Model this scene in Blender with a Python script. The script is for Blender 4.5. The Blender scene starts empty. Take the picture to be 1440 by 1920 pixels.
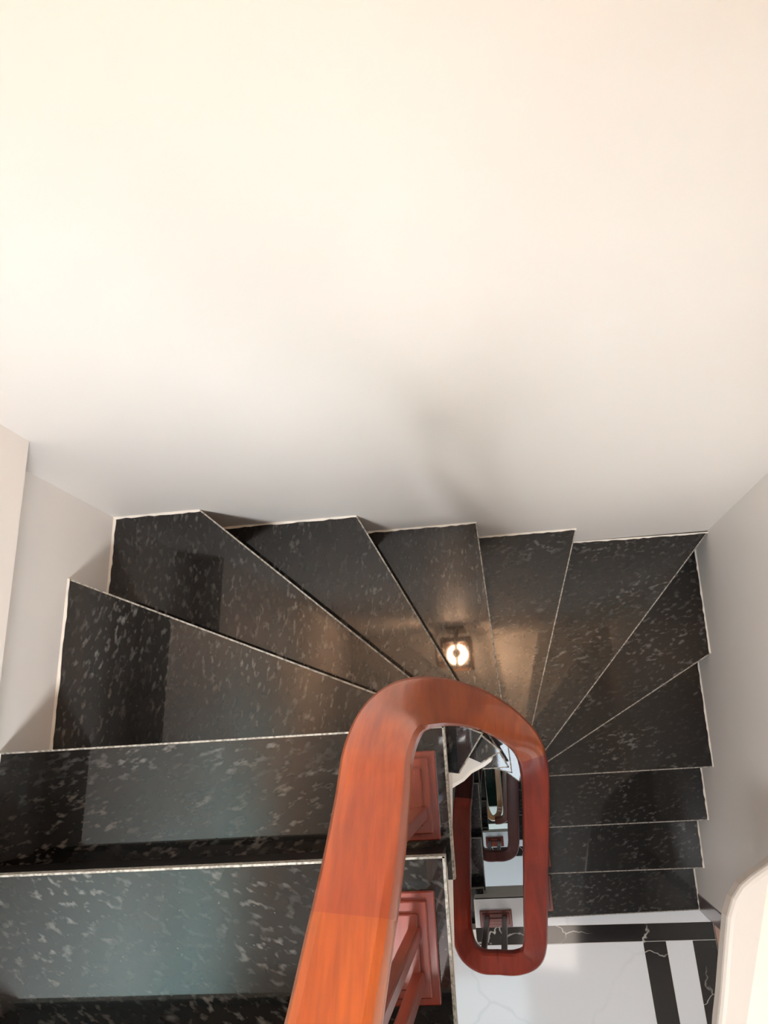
import bpy, bmesh, math, random
from mathutils import Vector, Matrix
random.seed(4)
sc = bpy.context.scene
C = sc.collection

# ---------------------------------------------------------------- camera, world, lights, exposure
def rotm(rx, ry, rz):
    return Matrix.Rotation(rz, 4, 'Z') @ Matrix.Rotation(ry, 4, 'Y') @ Matrix.Rotation(rx, 4, 'X')
cd = bpy.data.cameras.new('camera'); cam = bpy.data.objects.new('camera', cd); C.objects.link(cam)
cam.matrix_world = Matrix.Translation((0, 0, 1.22)) @ rotm(0.23782, 0.13346, -0.058746)
cd.sensor_fit = 'VERTICAL'; cd.sensor_height = 36.0; cd.lens = 1652.73 / 1920 * 36.0
cd.clip_start = 0.02
sc.camera = cam

world = bpy.data.worlds.new('world'); sc.world = world; world.use_nodes = True
world.node_tree.nodes['Background'].inputs[0].default_value = (0.95, 0.98, 1.0, 1)
world.node_tree.nodes['Background'].inputs[1].default_value = 0.5

sc.view_settings.view_transform = 'Standard'; sc.view_settings.look = 'None'
sc.view_settings.exposure = 0.08; sc.view_settings.gamma = 1.0
sc.view_settings.use_curve_mapping = False

def area(name, loc, target, size, power, col, size_y=None, spread=180):
    l = bpy.data.lights.new(name, 'AREA'); l.energy = power; l.color = col
    l.shape = 'RECTANGLE'; l.size = size; l.size_y = size_y or size; l.spread = math.radians(spread)
    o = bpy.data.objects.new(name, l); C.objects.link(o); o.location = loc
    o.rotation_euler = (Vector(target) - Vector(loc)).to_track_quat('-Z', 'Y').to_euler()
    return o
# daylight through the window of the back wall, upper floor
area('window_daylight', (-0.36, -1.86, 1.10), (-0.45, 0.47, 0.1), 0.7, 4, (0.66, 0.90, 1.0), 0.6)
# skylight at the top of the stairwell
area('skylight', (-0.06, -0.23, 3.52), (-0.06, -0.23, 0.0), 0.5, 14, (0.80, 0.90, 1.0), 0.60)
# added fill for the right wall and lower far wall, no window known
area('lower_wall_fill', (0.25, -1.85, -0.25), (0.15, 0.47, -0.9), 0.9, 7, (1.0, 0.86, 0.76), 0.7)
# window in the side wall of the upper landing, throwing daylight on the left wall
area('side_window_daylight', (1.05, -1.25, 1.45), (-0.87, -0.50, 0.75), 0.5, 8.5, (0.52, 0.95, 1.0), 0.6, 38)
area('fascia_fill', (-0.1, -1.70, -3.7), (0.0, -0.9, -4.9), 0.9, 9, (0.88, 0.97, 0.98), 0.8)  # added light brightening the landing fascia below, no source known
area('ground_daylight', (-0.2, -1.90, -6.6), (-0.2, -0.6, -8.2), 0.9, 16, (0.85, 1.0, 0.95), 0.8)
# unseen neutral fill added to even out the walls, no known lamp
area('flight_fill', (-0.22, -0.80, 1.00), (-0.30, 0.2, -0.9), 0.25, 12.0, (0.965, 0.965, 0.965), 0.25, 118)
area('lower_landing_fill', (0.16, -1.30, 0.30), (0.35, -0.1, -1.4), 0.3, 1.5, (1.0, 0.85, 0.74))  # weak warm fill added over the lower landing, no fitting there

# ---------------------------------------------------------------- materials
def newmat(name):
    m = bpy.data.materials.new(name); m.use_nodes = True
    nt = m.node_tree; b = nt.nodes['Principled BSDF']
    return m, nt, b
def N(nt, t, **kw):
    n = nt.nodes.new(t)
    for k, v in kw.items():
        if k.startswith('i_'): n.inputs[k[2:].replace('_', ' ')].default_value = v
        else: setattr(n, k, v)
    return n
def ramp(nt, stops):
    r = nt.nodes.new('ShaderNodeValToRGB'); e = r.color_ramp.elements
    while len(e) < len(stops): e.new(0.5)
    for i, (p, c) in enumerate(stops):
        e[i].position = p; e[i].color = (c, c, c, 1) if isinstance(c, (int, float)) else (*c, 1)
    return r
def mixc(nt, fac, a, b, mode='MIX'):
    m = nt.nodes.new('ShaderNodeMix'); m.data_type = 'RGBA'; m.blend_type = mode
    L = nt.links
    if isinstance(fac, (int, float)): m.inputs[0].default_value = fac
    else: L.new(fac, m.inputs[0])
    for s, v in ((6, a), (7, b)):
        if isinstance(v, tuple): m.inputs[s].default_value = (*v, 1)
        else: L.new(v, m.inputs[s])
    return m.outputs[2]
def coords(nt, scale=(1, 1, 1), rot=(0, 0, 0), loc=(0, 0, 0)):
    tc = nt.nodes.new('ShaderNodeTexCoord'); mp = nt.nodes.new('ShaderNodeMapping')
    mp.inputs['Scale'].default_value = scale; mp.inputs['Rotation'].default_value = rot; mp.inputs['Location'].default_value = loc
    nt.links.new(tc.outputs['Object'], mp.inputs[0]); return mp.outputs[0]

def plaster(name, col, rough=0.45):
    m, nt, b = newmat(name)
    v = coords(nt)
    n = N(nt, 'ShaderNodeTexNoise', i_Scale=2.2, i_Detail=3.0); nt.links.new(v, n.inputs[0])
    r = ramp(nt, [(0.3, 0.97), (0.7, 1.0)]); nt.links.new(n.outputs[0], r.inputs[0])
    nt.links.new(mixc(nt, 1.0, col, r.outputs[0], 'MULTIPLY'), b.inputs['Base Color'])
    b.inputs['Roughness'].default_value = rough; b.inputs['Specular IOR Level'].default_value = 0.3
    n2 = N(nt, 'ShaderNodeTexNoise', i_Scale=9.0, i_Detail=4.0); nt.links.new(v, n2.inputs[0])
    bp = N(nt, 'ShaderNodeBump', i_Strength=0.12, i_Distance=0.01); nt.links.new(n2.outputs[0], bp.inputs['Height'])
    nt.links.new(bp.outputs[0], b.inputs['Normal'])
    return m
M_wall = plaster('cream_paint', (0.86, 0.828, 0.798))
M_white = plaster('white_paint', (0.85, 0.83, 0.79))
M_caulk = plaster('white_caulk', (0.85, 0.80, 0.72), 0.7)

def wcoords(nt, scale, rot, loc):
    g = nt.nodes.new('ShaderNodeNewGeometry'); m1 = nt.nodes.new('ShaderNodeMapping'); mp = nt.nodes.new('ShaderNodeMapping')
    m1.inputs['Rotation'].default_value = rot                      # first turn the streak direction onto y, then stretch
    mp.inputs['Scale'].default_value = scale; mp.inputs['Location'].default_value = loc
    nt.links.new(g.outputs['Position'], m1.inputs[0]); nt.links.new(m1.outputs[0], mp.inputs[0]); return mp.outputs[0]
def granite(name, rot, seed, dens=0.0):
    """black polished granite with grey drawn-out flecks"""
    m, nt, b = newmat(name); L = nt.links
    v1 = wcoords(nt, (1.0, 0.38, 1.0), (0, 0, rot), (seed, seed * 1.7, 0))
    # warp
    nw = N(nt, 'ShaderNodeTexNoise', i_Scale=9.0, i_Detail=2.0); L.new(v1, nw.inputs[0])
    vm = N(nt, 'ShaderNodeVectorMath', operation='MULTIPLY_ADD'); L.new(nw.outputs[1], vm.inputs[0])
    vm.inputs[1].default_value = (0.03, 0.03, 0.03); L.new(v1, vm.inputs[2])
    big = N(nt, 'ShaderNodeTexVoronoi', i_Scale=36.0, i_Randomness=1.0); L.new(vm.outputs[0], big.inputs[0])
    rb = ramp(nt, [(0.08, 1.0), (0.26, 0.0)]); L.new(big.outputs['Distance'], rb.inputs[0])
    sel = N(nt, 'ShaderNodeSeparateColor'); L.new(big.outputs['Color'], sel.inputs[0])
    rs = ramp(nt, [(0.74 - dens, 0.0), (1.0, 0.9)]); L.new(sel.outputs[0], rs.inputs[0])
    f1 = N(nt, 'ShaderNodeMath', operation='MULTIPLY'); L.new(rb.outputs[0], f1.inputs[0]); L.new(rs.outputs[0], f1.inputs[1])
    brk = N(nt, 'ShaderNodeTexNoise', i_Scale=150.0, i_Detail=3.0); L.new(v1, brk.inputs[0])
    rbk = ramp(nt, [(0.42, 0.0), (0.62, 1.0)]); L.new(brk.outputs[0], rbk.inputs[0])
    f2 = N(nt, 'ShaderNodeMath', operation='MULTIPLY'); L.new(f1.outputs[0], f2.inputs[0]); L.new(rbk.outputs[0], f2.inputs[1])
    # fine flecks
    v2 = wcoords(nt, (1.0, 0.45, 1.0), (0, 0, rot + 0.1), (seed * 2, 0, 0))
    fine = N(nt, 'ShaderNodeTexNoise', i_Scale=120.0, i_Detail=2.0); L.new(v2, fine.inputs[0])
    rf = ramp(nt, [(0.55, 0.0), (0.70, 0.6)]); L.new(fine.outputs[0], rf.inputs[0])
    pat = N(nt, 'ShaderNodeTexNoise', i_Scale=11.0, i_Detail=2.0); L.new(v2, pat.inputs[0])
    rp = ramp(nt, [(0.42, 0.15), (0.62, 1.0)]); L.new(pat.outputs[0], rp.inputs[0])
    f3 = N(nt, 'ShaderNodeMath', operation='MULTIPLY'); L.new(rf.outputs[0], f3.inputs[0]); L.new(rp.outputs[0], f3.inputs[1])
    dots = N(nt, 'ShaderNodeTexVoronoi', i_Scale=240.0); L.new(v2, dots.inputs[0])
    rd = ramp(nt, [(0.08, 0.5), (0.16, 0.0)]); L.new(dots.outputs['Distance'], rd.inputs[0])
    sd = N(nt, 'ShaderNodeSeparateColor'); L.new(dots.outputs['Color'], sd.inputs[0])
    rsd = ramp(nt, [(0.80, 0.0), (0.9, 1.0)]); L.new(sd.outputs[1], rsd.inputs[0])
    f4 = N(nt, 'ShaderNodeMath', operation='MULTIPLY'); L.new(rd.outputs[0], f4.inputs[0]); L.new(rsd.outputs[0], f4.inputs[1])
    a = N(nt, 'ShaderNodeMath', operation='MAXIMUM'); L.new(f2.outputs[0], a.inputs[0]); L.new(f3.outputs[0], a.inputs[1])
    c = N(nt, 'ShaderNodeMath', operation='MAXIMUM'); L.new(a.outputs[0], c.inputs[0]); L.new(f4.outputs[0], c.inputs[1])
    L.new(mixc(nt, c.outputs[0], (0.004, 0.0034, 0.003), (0.16, 0.155, 0.15)), b.inputs['Base Color'])
    b.inputs['Roughness'].default_value = 0.28
    b.inputs['Specular IOR Level'].default_value = 0.15
    b.inputs['Coat Weight'].default_value = 1.0; b.inputs['Coat Roughness'].default_value = 0.03; b.inputs['Coat IOR'].default_value = 1.55
    bn = N(nt, 'ShaderNodeTexNoise', i_Scale=9.0, i_Detail=0.0); L.new(v1, bn.inputs[0])
    bp = N(nt, 'ShaderNodeBump', i_Strength=0.012, i_Distance=0.01); L.new(bn.outputs[0], bp.inputs['Height'])
    L.new(bp.outputs[0], b.inputs['Coat Normal'])
    return m
M_gr = [granite('black_granite_a', 0.14, 0.3), granite('black_granite_b', 1.22, 1.9, 0.12), granite('black_granite_c', 0.0, 4.1, 0.05),
        granite('black_granite_d', 1.92, 7.7), granite('black_granite_e', 1.2, 9.2, -0.30)]
M_gr[4].node_tree.nodes['Principled BSDF'].inputs['Coat Weight'].default_value = 0.6
M_edge, nt, b = newmat('raw_granite_edge')
n = N(nt, 'ShaderNodeTexNoise', i_Scale=180.0, i_Detail=3.0); nt.links.new(coords(nt), n.inputs[0])
r = ramp(nt, [(0.35, (0.13, 0.12, 0.10)), (0.58, (0.38, 0.36, 0.32))]); nt.links.new(n.outputs[0], r.inputs[0])
nt.links.new(r.outputs[0], b.inputs['Base Color']); b.inputs['Roughness'].default_value = 0.6

M_riser, nt, b = newmat('honed_black_granite'); b.inputs['Base Color'].default_value = (0.006, 0.005, 0.005, 1); b.inputs['Roughness'].default_value = 0.55; b.inputs['Specular IOR Level'].default_value = 0.15
def wood(name, dark, light, coat=1.0):
    m, nt, b = newmat(name); L = nt.links
    v = coords(nt, (6.0, 1.0, 1.0), (0, 0, 0.2))
    n = N(nt, 'ShaderNodeTexNoise', i_Scale=5.0, i_Detail=5.0, i_Roughness=0.6, i_Distortion=0.6); L.new(v, n.inputs[0])
    r = ramp(nt, [(0.32, dark), (0.62, light)]); L.new(n.outputs[0], r.inputs[0])
    v2 = coords(nt, (60.0, 4.0, 4.0), (0, 0, 0.15))
    n2 = N(nt, 'ShaderNodeTexNoise', i_Scale=4.0, i_Detail=3.0); L.new(v2, n2.inputs[0])
    r2 = ramp(nt, [(0.35, 0.82), (0.6, 1.0)]); L.new(n2.outputs[0], r2.inputs[0])
    L.new(mixc(nt, 1.0, r.outputs[0], r2.outputs[0], 'MULTIPLY'), b.inputs['Base Color'])
    b.inputs['Roughness'].default_value = 0.35
    b.inputs['Coat Weight'].default_value = coat; b.inputs['Coat Roughness'].default_value = 0.12
    return m
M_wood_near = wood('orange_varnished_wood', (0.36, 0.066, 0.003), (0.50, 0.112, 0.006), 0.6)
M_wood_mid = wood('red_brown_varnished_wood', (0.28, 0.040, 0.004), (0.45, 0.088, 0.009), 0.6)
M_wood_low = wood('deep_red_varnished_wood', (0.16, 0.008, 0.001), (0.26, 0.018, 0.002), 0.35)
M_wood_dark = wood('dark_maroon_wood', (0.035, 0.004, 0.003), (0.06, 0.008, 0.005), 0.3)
M_wood_dark.node_tree.nodes['Principled BSDF'].inputs['Specular IOR Level'].default_value = 0.12
M_wood_bronze = wood('brown_varnished_wood', (0.20, 0.085, 0.03), (0.30, 0.13, 0.05))
M_jamb = wood('glossy_maroon_jamb', (0.05, 0.008, 0.005), (0.09, 0.014, 0.009))
M_plate = wood('red_lacquered_wood', (0.13, 0.010, 0.002), (0.19, 0.020, 0.004), 0.35)

def marble(name, base, vein, vs, amount, rough=0.08):
    m, nt, b = newmat(name); L = nt.links
    v = coords(nt, (1, 1, 1), (0, 0, 0.6), (3.1, 1.2, 0))
    nw = N(nt, 'ShaderNodeTexNoise', i_Scale=vs, i_Detail=4.0, i_Roughness=0.6); L.new(v, nw.inputs[0])
    vm = N(nt, 'ShaderNodeVectorMath', operation='MULTIPLY_ADD'); L.new(nw.outputs[1], vm.inputs[0])
    vm.inputs[1].default_value = (0.22, 0.22, 0.22); L.new(v, vm.inputs[2])
    vo = N(nt, 'ShaderNodeTexVoronoi', feature='DISTANCE_TO_EDGE', i_Scale=vs * 1.1); L.new(vm.outputs[0], vo.inputs[0])
    r = ramp(nt, [(0.0, amount), (0.018, 0.0)]); L.new(vo.outputs['Distance'], r.inputs[0])
    pn = N(nt, 'ShaderNodeTexNoise', i_Scale=vs * 1.3); L.new(v, pn.inputs[0])
    rp = ramp(nt, [(0.45, 0.0), (0.60, 1.0)]); L.new(pn.outputs[0], rp.inputs[0])
    f = N(nt, 'ShaderNodeMath', operation='MULTIPLY'); L.new(r.outputs[0], f.inputs[0]); L.new(rp.outputs[0], f.inputs[1])
    L.new(mixc(nt, f.outputs[0], base, vein), b.inputs['Base Color'])
    b.inputs['Roughness'].default_value = rough; b.inputs['Specular IOR Level'].default_value = 0.6
    return m
M_bmar = marble('black_marble', (0.010, 0.009, 0.011), (0.6, 0.58, 0.55), 5.0, 1.0)
M_wmar = marble('white_marble', (0.80, 0.84, 0.90), (0.60, 0.63, 0.68), 2.2, 0.35)
M_gmar = marble('green_marble', (0.008, 0.045, 0.035), (0.3, 0.5, 0.42), 6.0, 0.7)
M_sill, nt, b = newmat('pinkish_wood'); b.inputs['Base Color'].default_value = (0.42, 0.27, 0.21, 1); b.inputs['Roughness'].default_value = 0.25
M_bronze, nt, b = newmat('dark_bronze'); b.inputs['Base Color'].default_value = (0.10, 0.05, 0.025, 1); b.inputs['Metallic'].default_value = 0.7; b.inputs['Roughness'].default_value = 0.4
def emis(name, col, s):
    m, nt, b = newmat(name); b.inputs['Base Color'].default_value = (*col, 1)
    b.inputs['Emission Color'].default_value = (*col, 1); b.inputs['Emission Strength'].default_value = s; return m
M_glow = emis('lamp_glow', (1.0, 0.60, 0.35), 290.0)

# ---------------------------------------------------------------- helpers
def link(name, bm, mats, parent=None, kind=None, smooth=False):
    bmesh.ops.recalc_face_normals(bm, faces=bm.faces[:])
    me = bpy.data.meshes.new(name); bm.to_mesh(me); bm.free()
    for mt in (mats if isinstance(mats, (list, tuple)) else [mats]): me.materials.append(mt)
    if smooth:
        for p in me.polygons: p.use_smooth = True
    o = bpy.data.objects.new(name, me); C.objects.link(o)
    if parent: o.parent = parent
    if kind: o['kind'] = kind
    return o
def bevel(o, w, seg=2):
    md = o.modifiers.new('bevel', 'BEVEL'); md.width = w; md.segments = seg; md.limit_method = 'ANGLE'; md.angle_limit = 0.6
    return o
def empty(name, loc, label, cat, group=None):
    o = bpy.data.objects.new(name, None); C.objects.link(o); o.location = loc; o.empty_display_size = 0.1
    o['label'] = label; o['category'] = cat
    if group: o['group'] = group
    return o
def box(bm, x0, x1, y0, y1, z0, z1):
    r = bmesh.ops.create_cube(bm, size=1.0)
    for v in r['verts']:
        v.co = Vector(((x0 + x1) / 2 + v.co.x * (x1 - x0), (y0 + y1) / 2 + v.co.y * (y1 - y0), (z0 + z1) / 2 + v.co.z * (z1 - z0)))
    return r['verts']
def prism(bm, poly, z0, z1, mi=0, mis=None):
    """poly: xy list; z0 / z1 numbers or per-vertex lists"""
    n = len(poly)
    zb = z0 if isinstance(z0, (list, tuple)) else [z0] * n
    zt = z1 if isinstance(z1, (list, tuple)) else [z1] * n
    b = [bm.verts.new((p[0], p[1], z)) for p, z in zip(poly, zb)]
    t = [bm.verts.new((p[0], p[1], z)) for p, z in zip(poly, zt)]
    fs = [bm.faces.new(t), bm.faces.new(b[::-1])]
    for i in range(n):
        f = bm.faces.new((b[i], b[(i + 1) % n], t[(i + 1) % n], t[i])); fs.append(f)
        if mis: f.material_index = mis[i]
    return fs
def local(poly, o): return [(p[0] - o[0], p[1] - o[1]) for p in poly]

# ---------------------------------------------------------------- stair geometry
R = 0.17; NR = 16                          # riser, risers per storey
XL, XR, YF = -0.783, 0.583, 0.476
SK = 0.08                                  # the left wall runs slightly out of square
def xl(y): return XL - SK * (YF - y)
XWL, XWR = -0.094, 0.033                   # well edges
STO = (-0.043, -0.07, -NR * R)             # shift from one storey to the next one down
# nosing of step k: (wall point, tip at the well) ; k = 0 is the nearest step of the photo
NOS = {-2: ((xl(-0.52), -0.52), (XWL, -0.52)), -1: ((xl(-0.36), -0.36), (XWL, -0.36)), 0: ((xl(-0.160), -0.160), (XWL, -0.160)), 1: ((xl(0.0045), 0.0045), (XWL, 0.0045)),
       2: ((xl(0.318), 0.318), (-0.040, -0.010)), 3: ((-0.595, YF), (-0.012, -0.046)), 4: ((-0.290, YF), (-0.001, -0.083)),
       5: ((-0.027, YF), (0.005, -0.103)), 6: ((0.222, YF), (0.021, -0.133)), 7: ((XR, 0.472), (0.032, -0.140)),
       8: ((XR, 0.162), (XWR, -0.145)), 9: ((XR, -0.150), (XWR, -0.152)), 10: ((XR, -0.312), (XWR, -0.313)),
       11: ((XR, -0.473), (XWR, -0.472)), 12: ((XR, -0.628), (XWR, -0.637))}
TREAD = {}
def tpoly(k):
    """outline of the stone slab, counter-clockwise list; first two points are the nosing (wall, tip)"""
    w, t = NOS[k]
    if k <= 1:
        yb = (NOS[k - 1][0][1] if k > -2 else -0.68) - 0.055
        if k == -2: yb = -0.70
        return [w, t, (XWL, yb), (xl(yb), yb)]
    return {2: [w, t, (-0.086, -0.074), (-0.104, -0.071), (xl(-0.06), -0.06)],
            3: [w, t, (-0.052, -0.065), (-0.070, -0.056), (xl(0.255), 0.255), (XL, YF)],
            4: [w, t, (-0.055, -0.084), (-0.075, -0.040), (-0.66, YF)],
            5: [w, t, (-0.034, -0.092), (-0.045, -0.060), (-0.345, YF)],
            6: [w, t, (-0.016, -0.103), (-0.020, -0.060), (-0.080, YF)],
            7: [w, t, (0.000, -0.118), (0.004, -0.090), (0.160, YF)],
            8: [w, t, (XWR, -0.120), (XWR - 0.02, -0.09), (0.50, YF), (XR, YF)],
            9: [w, t, (XWR, -0.105), (XR, 0.235)]}.get(k) or [w, t, (XWR, NOS[k - 1][1][1] + 0.055), (XR, NOS[k - 1][0][1] + 0.055)]
TH = 0.022
POS = {0: 'nearest full-depth straight step, lit bluish, at the bottom left of the photo',
       1: 'second straight step from the bottom left, just beyond the bluish one',
       2: 'first wedge step above the straight ones, its corner on the left wall',
       3: 'corner step touching both the left wall and the far wall',
       4: 'wedge step on the far wall just right of the far left corner step',
       5: 'wedge step carrying the warm reflection of the wall lantern',
       6: 'narrow wedge step right of the one with the lantern reflection',
       7: 'wedge step ending in a sharp point in the far right corner',
       8: 'wedge step on the right wall just below the pointed corner step',
       9: 'dark last wedge step on the right wall before the parallel steps',
       10: 'dark straight step right of the handrail, third above the white landing',
       11: 'dark straight step right of the handrail, second above the white landing',
       -1: 'step just outside the bottom edge of the photo, next above the bluish one',
       -2: 'step behind the camera, second above the bluish one',
       12: 'lowest black step on the right, directly above the white landing edge'}
GI = {-2: 0, -1: 1, 0: 3, 1: 1, 2: 0, 3: 2, 4: 0, 5: 2, 6: 1, 7: 1, 8: 4, 9: 4, 10: 4, 11: 4, 12: 4}
ORD = {-2: 'first', -1: 'second', 0: 'third', 1: 'fourth', 2: 'fifth'}
LOWER = {1: (-2, -1, 0, 1, 10, 11, 12), 2: (-2, -1, 0, 1)}
def lower_label(k, storey):
    fl = 'one floor down' if storey == 1 else 'two floors down'
    if k <= 1: return 'granite step %s, at left of the stairwell, %s up from its landing' % (fl, ORD[k])
    return 'sliver of granite step one floor down, at right of the stairwell, %s above its landing' % {12: 'first', 11: 'second', 10: 'third'}[k]
def make_step(k, storey):
    z = -R * k
    w, t = NOS[k]; base = (w[0], w[1])
    cx, cy = (w[0] + t[0]) / 2, (w[1] + t[1]) / 2
    off = [STO[i] * storey for i in range(3)]
    if storey == 0:
        lab = ('black granite ' + POS[k]) if k in POS else 'black granite step under the camera'
        root = empty('stair_step', (cx, cy, z - R), lab, 'stair step', 'black granite stair steps of the near flight')
    else:
        wd = 'one floor' if storey == 1 else 'two floors'
        root = empty('stair_step', (cx + off[0], cy + off[1], z - R + off[2]),
                     lower_label(k, storey), 'stair step', 'stair steps %s below' % wd)
    c = (cx, cy)
    P = local(tpoly(k), c); n = len(P)
    bm = bmesh.new(); prism(bm, P, R - TH, R, 0)
    for f in bm.faces: f.material_index = 1 if abs(f.normal.z) < 0.5 else 0
    bm.normal_update()
    for f in bm.faces: f.material_index = 1 if abs(f.normal.z) < 0.5 else 0
    o = link('tread', bm, [M_gr[GI[k]], M_edge], root)
    # worn light arris along the nosing and along the well edge
    def strip(bm, a, b, inw=0.0022, up=0.0008):
        d = Vector((b[0] - a[0], b[1] - a[1])); d.normalize(); nn = Vector((d.y, -d.x))
        cen = sum((Vector(p) for p in P), Vector((0, 0))) / n
        if nn.dot(cen - Vector(a)) < 0: nn = -nn
        q = [Vector(a) - nn * 0.0006, Vector(b) - nn * 0.0006, Vector(b) + nn * inw, Vector(a) + nn * inw]
        prism(bm, q, R - TH, R + up)
    bm = bmesh.new(); strip(bm, P[0], P[1])
    strip(bm, P[1], P[2], 0.003 if k <= 1 else 0.0015)
    link('worn_edge', bm, M_edge, root)
    # riser board under the nosing, set back
    d = Vector((t[0] - w[0], t[1] - w[1])); d.normalize(); nn = Vector((d.y, -d.x))
    cen = sum((Vector(p) for p in P), Vector((0, 0))) / n
    if nn.dot(cen - Vector(P[0])) < 0: nn = -nn
    a = Vector(P[0]) + nn * 0.008; b2 = Vector(P[1]) + nn * 0.008 - d * 0.010
    bm = bmesh.new(); prism(bm, [a, b2, b2 + nn * 0.018, a + nn * 0.018], 0.0005, R - TH)
    link('riser', bm, M_riser, root)
    # bead of plaster where slab meets wall
    if storey == 0 and k >= 0:
        bm = bmesh.new(); poly = tpoly(k)
        rnd = random.Random(k)
        def on_left(p): return abs(p[0] - xl(p[1])) < 1e-4
        for i in range(n):
            p, q = poly[i], poly[(i + 1) % n]
            same = (on_left(p) and on_left(q)) or (p[0] >= XR - 1e-4 and q[0] >= XR - 1e-4) or (abs(p[1] - q[1]) < 0.006 and p[1] > YF - 0.01)
            if not same: continue
            pv, qv = Vector(p) - Vector(c), Vector(q) - Vector(c); L_ = (qv - pv).length; m_ = max(2, int(L_ / 0.012))
            dd = (qv - pv) / L_; n2 = Vector((dd.y, -dd.x))
            if n2.dot(-pv) < 0: n2 = -n2
            pts = [pv + dd * (L_ * j / m_) for j in range(m_ + 1)]
            inn = [pt + n2 * (0.0035 + rnd.uniform(-0.0012, 0.0014)) for pt in pts]
            for j in range(m_):
                prism(bm, [pts[j], pts[j + 1], inn[j + 1], inn[j]], R - 0.002, [R + 0.005, R + 0.005, R + 0.0012, R + 0.0012])
        bmesh.ops.remove_doubles(bm, verts=bm.verts[:], dist=1e-5)
        if len(bm.verts): link('caulk_bead', bm, M_caulk, root)
        else: bm.free()
    return root
for k in range(-2, 13): make_step(k, 0)
for s in (1, 2):
    for k in LOWER[s]: make_step(k, s)

# concrete slab below the steps, plastered; well side follows the inner ends
INN = 0.010
def slab(storey, name):
    bm = bmesh.new(); ox, oy, oz = [STO[i] * storey for i in range(3)]
    wl = XWL - INN; wr = XWR + INN
    inner = {-3: (wl, -0.68), -2: (wl, -0.52), -1: (wl, -0.36), 0: (wl, -0.16), 1: (wl, -0.075), 2: (-0.066, -0.040), 3: (-0.030, -0.046), 4: (-0.008, -0.072),
             5: (0.0, -0.090), 6: (0.022, -0.115), 7: (0.038, -0.125), 8: (wr, -0.135), 9: (wr, -0.150), 10: (wr, -0.312), 11: (wr, -0.472), 12: (wr, -0.632)}
    wall = {k: NOS[k][0] for k in NOS}; wall[-3] = (xl(-0.68), -0.68)
    SB = 0.036                                 # the slab stays behind the riser boards
    for k in range(-3, 2): inner[k] = (inner[k][0], inner[k][1] - SB) if k < 1 else inner[k]; wall[k] = (xl(wall[k][1] - SB), wall[k][1] - SB)
    wall[2] = (xl(0.278), 0.278)
    for k in (3, 4, 5, 6): wall[k] = (wall[k][0] - SB * (1.4 if k == 3 else 1.05), YF)
    wall[7] = (XR - SB, YF)
    for k in (8, 9, 10, 11, 12): wall[k] = (XR, wall[k][1] + SB); inner[k] = (wr, inner[k][1] + (SB if k > 8 else 0.012))
    for k in range(-2, 13):
        a, b, c2, d2 = wall[k - 1], wall[k], inner[k], inner[k - 1]
        poly = [a]
        if k == 3: poly.append((XL, YF))
        if k == 8: poly.append((XR, YF))
        poly += [b, c2, d2]
        zt = -R * k - TH - 0.0005
        zf, zk = -R * k - 0.30, -R * k - 0.30 + R
        zb = [zk] + ([zk - 0.05] if k in (3, 8) else []) + [zf, zf, zk]
        poly = [(p[0] + ox, p[1] + oy) for p in poly]
        # keep clear of the riser plane of the step above
        bmp = prism(bm, poly, [z_ + oz for z_ in zb], zt + oz)
    bmesh.ops.triangulate(bm, faces=bm.faces[:])
    return link(name, bm, M_white, None, 'structure')
# rounded plaster shoulder filling the bend of the well under the wedge steps
bm = bmesh.new(); prism(bm, [(-0.124, -0.1166), (-0.1039, -0.1059), (-0.088, -0.098), (-0.0717, -0.0842), (-0.0475, -0.0737), (-0.0292, -0.062), (-0.0456, -0.0166), (-0.1231, -0.0222)], -0.90, -0.536)
o = link('stair_slab_shoulder', bm, M_wall, None, 'structure'); bevel(o, 0.006, 2)
slab(0, 'stair_slab'); slab(-1, 'stair_slab'); slab(1, 'stair_slab'); slab(2, 'stair_slab')

# ---------------------------------------------------------------- walls
ZT, ZB = 3.6, -11.6
def wall_quad(name, x0, x1, y0, y1, z0, z1, m=M_wall):
    bm = bmesh.new(); box(bm, x0, x1, y0, y1, z0, z1); return link(name, bm, m, None, 'structure')
wall_quad('wall_far', -1.2, 1.0, YF, YF + 0.12, ZB, ZT)
bm = bmesh.new(); prism(bm, [(-1.15, YF), (-1.15, -2.0), (xl(-2.0), -2.0), (XL, YF)], ZB, ZT); link('wall_left', bm, M_wall, None, 'structure')
# beam that the recess of the left wall runs under
bm = bmesh.new(); prism(bm, [(xl(YF) - 0.001, YF), (xl(-2.0) - 0.001, -2.0), (xl(-2.0) + 0.082, -2.0), (-0.701, YF)], -0.013, 3.5)
o = link('wall_left_beam', bm, M_wall, None, 'structure')
wall_quad('wall_right', XR, XR + 0.14, -0.576, YF, ZB, ZT)
wall_quad('wall_right_lower', 1.2, 1.3, -2.0, -0.5, ZB, ZT)
# back wall with window
bm = bmesh.new()
box(bm, -1.0, 1.3, -2.12, -2.0, ZB, ZT)
link('wall_back', bm, M_wall, None, 'structure')
wall_quad('ceiling', -1.2, 1.3, -2.1, YF + 0.1, ZT, ZT + 0.1, M_white)
# plastered ledge cantilevered from the right wall, rounded corner
out = [(0.60, -0.17), (0.453, -0.275), (0.422, -0.293), (0.401, -0.308), (0.383, -0.330), (0.369, -0.361), (0.352, -0.432), (0.338, -0.493), (0.327, -0.535), (0.30, -0.66), (0.30, -1.1), (0.60, -1.1)]
bm = bmesh.new(); prism(bm, out, -0.64, -0.58)
o = link('wall_right_ledge', bm, plaster('ledge_paint', (0.64, 0.60, 0.56)), None, 'structure'); bevel(o, 0.012, 3)

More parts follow.
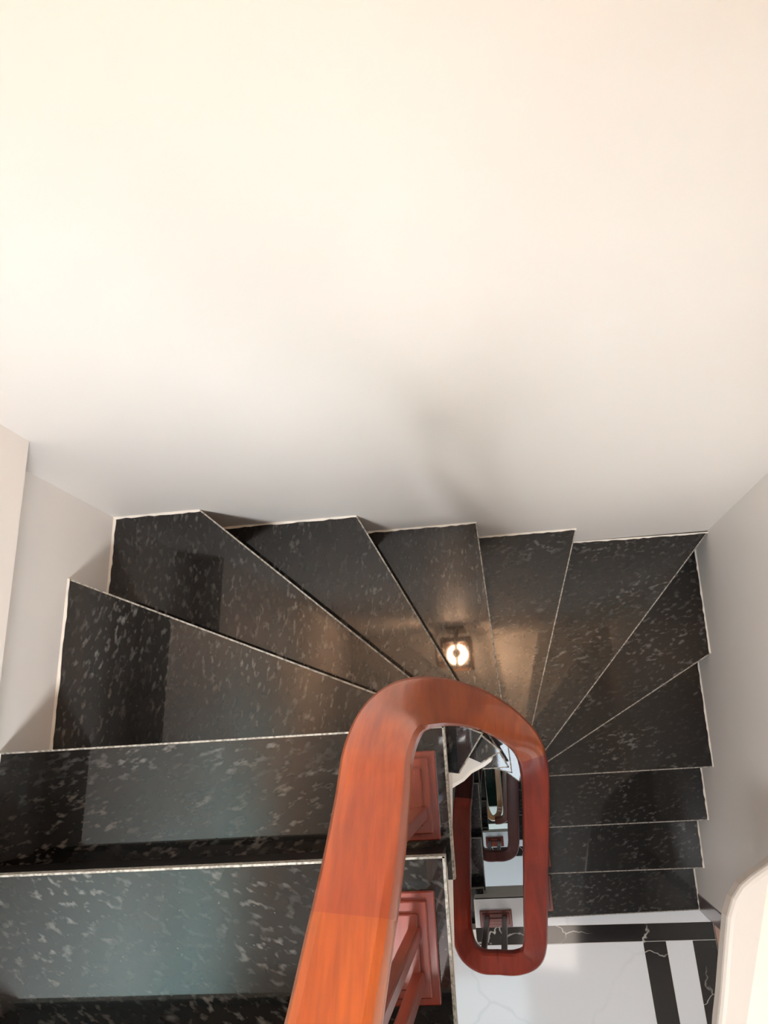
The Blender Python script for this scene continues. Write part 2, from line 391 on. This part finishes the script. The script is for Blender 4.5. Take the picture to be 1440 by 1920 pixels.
# ---------------------------------------------------------------- landing floors
def landing(storey):
    ox, oy, oz = [STO[i] * storey for i in range(3)]
    z = -R * 13 + oz
    names = []
    def tile(x0, x1, y0, y1, m, nm='floor'):
        bm = bmesh.new(); g = 0.0007
        box(bm, x0 + g + ox, x1 - g + ox, y0 + g + oy, y1 - g + oy, z - 0.02, z)
        link(nm, bm, m, None, 'structure')
    YB = -1.9
    # border: white strip, black strip, white field, black-white-black side strips
    bm = bmesh.new()
    prism(bm, [(XL + 0.1 + ox, -0.600 + oy), (0.648 + ox, -0.600 + oy), (0.648 + ox, -0.6995 + oy), (XL + 0.1 + ox, -0.6935 + oy)] if storey == 0 else
              [(-0.2 + ox, -0.600 + oy), (XR + ox, -0.600 + oy), (XR + ox, -0.695 + oy), (-0.2 + ox, -0.695 + oy)], z - 0.02, z)
    o = link('floor_white_border', bm, M_wmar, None, 'structure')
    if storey == 0:
        for v in o.data.vertices:
            if v.co.x < -0.5: v.co.x = -0.165
    L0 = -0.170
    def quad(pts, m, nm):
        bm = bmesh.new(); prism(bm, [(p[0] + ox, p[1] + oy) for p in pts], z - 0.02, z); link(nm, bm, m, None, 'structure')
    quad([(L0, -0.695), (0.650, -0.701), (0.652, -0.757), (L0, -0.753)], M_bmar, 'floor_black_strip')
    quad([(-0.45, -0.755), (0.405, -0.7575), (0.47, YB), (-0.45, YB)], M_wmar, 'floor_white_field')
    quad([(0.407, -0.7575), (0.484, -0.758), (0.545, YB), (0.471, YB)], M_bmar, 'floor_black_side')
    quad([(0.4855, -0.758), (0.573, -0.7585), (0.625, YB), (0.5465, YB)], M_wmar, 'floor_white_side')
    quad([(0.5745, -0.7585), (0.652, -0.759), (0.740, YB), (0.6265, YB)], M_bmar, 'floor_black_edge')
    bm = bmesh.new()                                     # bed and grout
    prism(bm, [(L0 + ox, -0.60 + oy), (0.649 + ox, -0.60 + oy), (0.653 + ox, -0.76 + oy), (0.74 + ox, YB + oy), (XL + ox, YB + oy), (XL + ox, -0.70 + oy), (L0 + ox, -0.70 + oy)], z - 0.10, z - 0.0012)
    link('floor_slab', bm, M_white, None, 'structure')
    # fascia of the landing at the well
    bm = bmesh.new()
    yf = -0.628 + oy; xs = (-0.165 + ox, 0.033 + ox)
    prof = [(yf, z - 0.001), (yf, z - 0.429), (yf - 0.06, z - 0.429), (yf - 0.06, z - 0.02)]
    a = [bm.verts.new((xs[0], y, zz)) for y, zz in prof]; b = [bm.verts.new((xs[1], y, zz)) for y, zz in prof]
    bm.faces.new(a); bm.faces.new(b[::-1])
    for i in range(len(prof)):
        j = (i + 1) % len(prof); bm.faces.new((a[i], b[i], b[j], a[j]))
    link('trim_landing_fascia', bm, M_white, None, 'structure')
landing(0); landing(1); landing(2)
# pinkish timber sill strip and dark jamb of the doorway
bm = bmesh.new()
prism(bm, [(0.6495, -0.600), (0.75, -0.60), (0.90, -1.9), (0.742, -1.9), (0.6545, -0.76)], -2.23, -2.2)
link('trim_1', bm, M_sill, None, 'structure')
bm = bmesh.new(); box(bm, 0.581, 0.72, -0.632, -0.5765, -R * 13, -0.20)
o = link('door_1', bm, M_jamb, None, 'structure'); bevel(o, 0.003, 2)
# ground floor, dark green marble
bm = bmesh.new(); box(bm, -1.6, 1.2, -2.4, 0.6, -10.55, -10.45); link('floor', bm, M_gmar, None, 'structure')

# ---------------------------------------------------------------- handrails
def catmull(P, n):
    out = []
    for i in range(len(P) - 1):
        p0 = P[max(i - 1, 0)]; p1 = P[i]; p2 = P[i + 1]; p3 = P[min(i + 2, len(P) - 1)]
        for j in range(n):
            t = j / n
            out.append(0.5 * ((2 * p1) + (p2 - p0) * t + (2 * p0 - 5 * p1 + 4 * p2 - p3) * t * t + (3 * p1 - p0 - 3 * p2 + p3) * t ** 3))
    out.append(P[-1]); return out
W2 = 0.0325
PROF = [(-0.022, 0.0), (0.022, 0.0), (0.0285, -0.004), (W2, -0.013), (W2, -0.034), (0.0285, -0.040), (0.020, -0.046), (-0.020, -0.046), (-0.0285, -0.040), (-W2, -0.034), (-W2, -0.013), (-0.0285, -0.004)]
def rail_mesh(path, i0, i1, org, scale=1.0):
    bm = bmesh.new(); rings = []
    for i in range(i0, i1 + 1):
        p = path[i]; a = path[max(i - 1, 0)]; b = path[min(i + 1, len(path) - 1)]
        t = b - a; h = Vector((t.x, t.y, 0)); h.normalize()
        s = Vector((h.y, -h.x, 0))
        # on the steep bend let the section lean a little towards the travel direction
        tn = t.normalized(); up = s.cross(tn); up.normalize()
        if up.z < 0: up = -up
        up = (up * 0.35 + Vector((0, 0, 1)) * 0.65).normalized()
        rings.append([bm.verts.new(p + s * (u * scale) + up * (v * scale) - org) for u, v in PROF])
    for r0, r1 in zip(rings, rings[1:]):
        for j in range(len(PROF)):
            k = (j + 1) % len(PROF); bm.faces.new((r0[j], r0[k], r1[k], r1[j]))
    bm.faces.new(rings[0]); bm.faces.new(rings[-1][::-1])
    return bm
RAIL = [(-0.180, -0.66, 1.035), (-0.162, -0.45, 0.832), (-0.142, -0.240, 0.625), (-0.134, -0.176, 0.562), (-0.126, -0.115, 0.504), (-0.122, -0.055, 0.438), (-0.120, -0.012, 0.390), (-0.111, 0.020, 0.310),
        (-0.096, 0.034, 0.160), (-0.070, 0.036, -0.05), (-0.034, 0.025, -0.28), (0.006, -0.002, -0.50), (0.040, -0.042, -0.70), (0.056, -0.097, -0.89),
        (0.056, -0.175, -1.000), (0.050, -0.27, -1.105), (0.043, -0.373, -1.216), (0.034, -0.50, -1.35), (0.028, -0.585, -1.440), (0.012, -0.637, -1.505), (-0.030, -0.662, -1.552), (-0.081, -0.666, -1.580)]
TURN = [(-0.081, -0.666, -1.580), (-0.132, -0.668, -1.61), (-0.172, -0.648, -1.655), (-0.190, -0.600, -1.71), (-0.190, -0.52, -1.78)]
RAILV = [Vector(p) for p in RAIL]
def smooth_shade(o):
    for p in o.data.polygons: p.use_smooth = True
    md = o.modifiers.new('b', 'EDGE_SPLIT'); md.split_angle = math.radians(28)
railing = empty('railing', (-0.13, -0.2, 0.0), 'red-brown varnished wooden handrail curling round the stairwell on slim posts', 'stair railing')
org = Vector(railing.location)
path = catmull(RAILV, 8)
iA = min(range(len(path)), key=lambda i: abs(path[i].y + 0.128) + (10 if path[i].x > -0.1 else 0))
iB = min(range(len(path)), key=lambda i: (path[i] - Vector((-0.083, 0.036, 0.05))).length)
iC = min(range(len(path)), key=lambda i: (path[i] - Vector((0.052, -0.075, -0.82))).length)
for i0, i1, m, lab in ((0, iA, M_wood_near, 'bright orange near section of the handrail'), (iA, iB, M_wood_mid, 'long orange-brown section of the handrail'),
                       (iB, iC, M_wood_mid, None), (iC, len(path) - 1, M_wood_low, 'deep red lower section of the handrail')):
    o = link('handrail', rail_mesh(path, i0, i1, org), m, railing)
    if lab: o['label'] = lab
    smooth_shade(o)
# second railing: from the landing turn on, one floor down
railing2 = empty('railing', (-0.17, -0.6, -2.21), 'deep red handrail looping back under the landing turn, one floor below', 'stair railing')
org2 = Vector(railing2.location)
P2 = [Vector(p) for p in TURN] + [Vector((p[0] + STO[0], p[1] + STO[1], p[2] + STO[2])) for p in RAIL[2:]]
path2 = catmull(P2, 7)
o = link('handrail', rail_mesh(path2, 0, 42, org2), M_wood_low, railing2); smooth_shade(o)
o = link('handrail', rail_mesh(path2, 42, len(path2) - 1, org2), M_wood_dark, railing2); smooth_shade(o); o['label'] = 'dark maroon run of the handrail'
railing3 = empty('railing', (-0.21, -0.67, -4.93), 'dark handrail loop two floors below in the stairwell', 'stair railing')
org3 = Vector(railing3.location)
P3 = [p + Vector(STO) for p in P2]
path3 = catmull(P3, 6)
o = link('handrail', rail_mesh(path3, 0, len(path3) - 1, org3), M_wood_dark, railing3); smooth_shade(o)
railing4 = empty('railing', (-0.18, -0.6, -8.2), 'narrow brown handrail loop at the bottom of the stairwell', 'stair railing')
org4 = Vector(railing4.location)
loop = [Vector((-0.255, 0.05, -7.35)), Vector((-0.252, -0.30, -7.1)), Vector((-0.246, -0.56, -7.08)), Vector((-0.236, -0.70, -7.07)), Vector((-0.205, -0.775, -7.06)), Vector((-0.165, -0.785, -7.06)),
        Vector((-0.125, -0.74, -7.06)), Vector((-0.112, -0.62, -7.05)), Vector((-0.108, -0.30, -6.9)), Vector((-0.105, 0.05, -6.6))]
pl = catmull(loop, 6)
o = link('handrail', rail_mesh(pl, 0, len(pl) - 1, org4, 0.75), M_wood_bronze, railing4); smooth_shade(o)

def plate(parent, org, x0, x1, y0, y1, z):
    """stepped base plate with a raised inner panel"""
    bm = bmesh.new(); c = Vector(org)
    box(bm, x0 - c.x, x1 - c.x, y0 - c.y, y1 - c.y, z - c.z, z + 0.010 - c.z)
    box(bm, x0 + 0.010 - c.x, x1 - 0.010 - c.x, y0 + 0.010 - c.y, y1 - 0.010 - c.y, z + 0.010 - c.z, z + 0.018 - c.z)
    box(bm, x0 + 0.020 - c.x, x1 - 0.022 - c.x, y0 + 0.022 - c.y, y1 - 0.024 - c.y, z + 0.018 - c.z, z + 0.025 - c.z)
    o = link('base_plate', bm, M_plate, parent); bevel(o, 0.0015, 1); return o
def baluster(parent, org, x, y, z0, z1, m, w=0.011, d=0.013):
    c = Vector(org); bm = bmesh.new()
    box(bm, x - w - c.x, x + w - c.x, y - d - c.y, y + d - c.y, z0 - c.z, z1 - c.z)
    o = link('baluster', bm, m, parent); bevel(o, 0.003, 2)
    return o
def rail_z(pth, x, y):
    return min(pth, key=lambda p: (p.x - x) ** 2 + (p.y - y) ** 2).z - 0.044
# near flight, left side
for k, (y0, y1) in {-1: (-0.50, -0.39), 0: (-0.333, -0.200), 1: (-0.158, -0.030)}.items():
    z = -R * k
    plate(railing, org, -0.190, -0.110, y0, y1, z)
for k, x, y in ((0, -0.137, -0.248), (0, -0.135, -0.300), (1, -0.137, -0.118)):
    baluster(railing, org, x, y, -R * k + 0.02, rail_z(path, x, y) , M_plate, 0.008 if k == 0 else 0.011, 0.009)
for k, y in ((-1, -0.45),):
    baluster(railing, org, -0.145, y, -R * k + 0.02, rail_z(path, -0.145, y), M_plate)
# right side
for k in (9, 10, 11, 12):
    yb = NOS[k][1][1]; z = -R * k
    plate(railing, org, 0.040, 0.105, yb + 0.022, yb + 0.135, z)
    for dy in (0.05, 0.105):
        x = 0.054; y = yb + dy
        baluster(railing, org, x, y, z + 0.02, rail_z(path[iC:], x, y), M_wood_low, 0.008, 0.010)
# landing plate with its two posts
plate(railing2, org2, -0.152, -0.038, -0.693, -0.637, -R * 13)
for x in (-0.126, -0.064): baluster(railing2, org2, x, -0.660, -R * 13 + 0.02, -1.62, M_wood_dark, 0.009, 0.010)
for k in ():
    z = -R * k + STO[2]
    for dy in (0.05, 0.11):
        y = NOS[k][1][1] - dy + STO[1]; x = -0.137 + STO[0]
        baluster(railing2, org2, x, y, z, rail_z(path2[:60], x, y), M_wood_dark)
for k in (10, 11, 12):
    z = -R * k + STO[2]; y = NOS[k][1][1] + 0.08 + STO[1]; x = 0.052 + STO[0]
    baluster(railing2, org2, x, y, z, rail_z(path2[70:], x, y), M_wood_dark)
c3 = (-0.138, -0.73, -R * 13 + STO[2])
plate(railing3, org3, c3[0] - 0.057, c3[0] + 0.057, c3[1] - 0.03, c3[1] + 0.03, c3[2])
for dx in (-0.03, 0.03): baluster(railing3, org3, c3[0] + dx, c3[1], c3[2] + 0.02, -1.62 + STO[2], M_wood_dark)

# ---------------------------------------------------------------- wall lantern above the view (seen mirrored in the polished steps)
lan = empty('wall_lantern', (-0.20, YF, 1.30), 'bronze box lantern on the far wall, seen mirrored in the polished granite', 'wall lamp')
def lbox(name, bs, m):
    bm = bmesh.new()
    for b_ in bs: box(bm, *b_)
    return link(name, bm, m, lan)
# local frame: x across, y away from the wall (negative), z up
lbox('back_plate', [(-0.045, 0.045, -0.012, -0.001, 0.02, 0.28)], M_bronze)
fr = []
for x0, x1 in ((-0.075, -0.060), (0.060, 0.075)): fr.append((x0, x1, -0.200, -0.055, 0.0, 0.015)); fr.append((x0, x1, -0.200, -0.055, 0.225, 0.24))
for y0, y1 in ((-0.200, -0.186), (-0.080, -0.055)): fr.append((-0.060, 0.060, y0, y1, 0.0, 0.015)); fr.append((-0.060, 0.060, y0, y1, 0.225, 0.24))
for x0 in (-0.075, 0.063):
    for y0 in (-0.200, -0.067): fr.append((x0, x0 + 0.012, y0, y0 + 0.012, 0.015, 0.225))
lbox('frame', fr, M_bronze)
lbox('shade', [(-0.0652, 0.0652, -0.066, -0.063, 0.012, 0.228)], M_bronze)
lbox('arm', [(-0.012, 0.012, -0.068, -0.010, 0.10, 0.14)], M_bronze)
lbox('crossbar', [(-0.009, 0.009, -0.188, -0.078, 0.002, 0.012)], M_bronze)
bm = bmesh.new(); bmesh.ops.create_cone(bm, cap_ends=True, segments=24, radius1=0.024, radius2=0.020, depth=0.05, matrix=Matrix.Translation((0, -0.13, 0.035)))
link('bulb_socket', bm, M_bronze, lan)
bm = bmesh.new(); bmesh.ops.create_uvsphere(bm, u_segments=24, v_segments=14, radius=0.048, matrix=Matrix.Translation((0, -0.13, 0.105)))
link('bulb', bm, M_glow, lan, smooth=True)
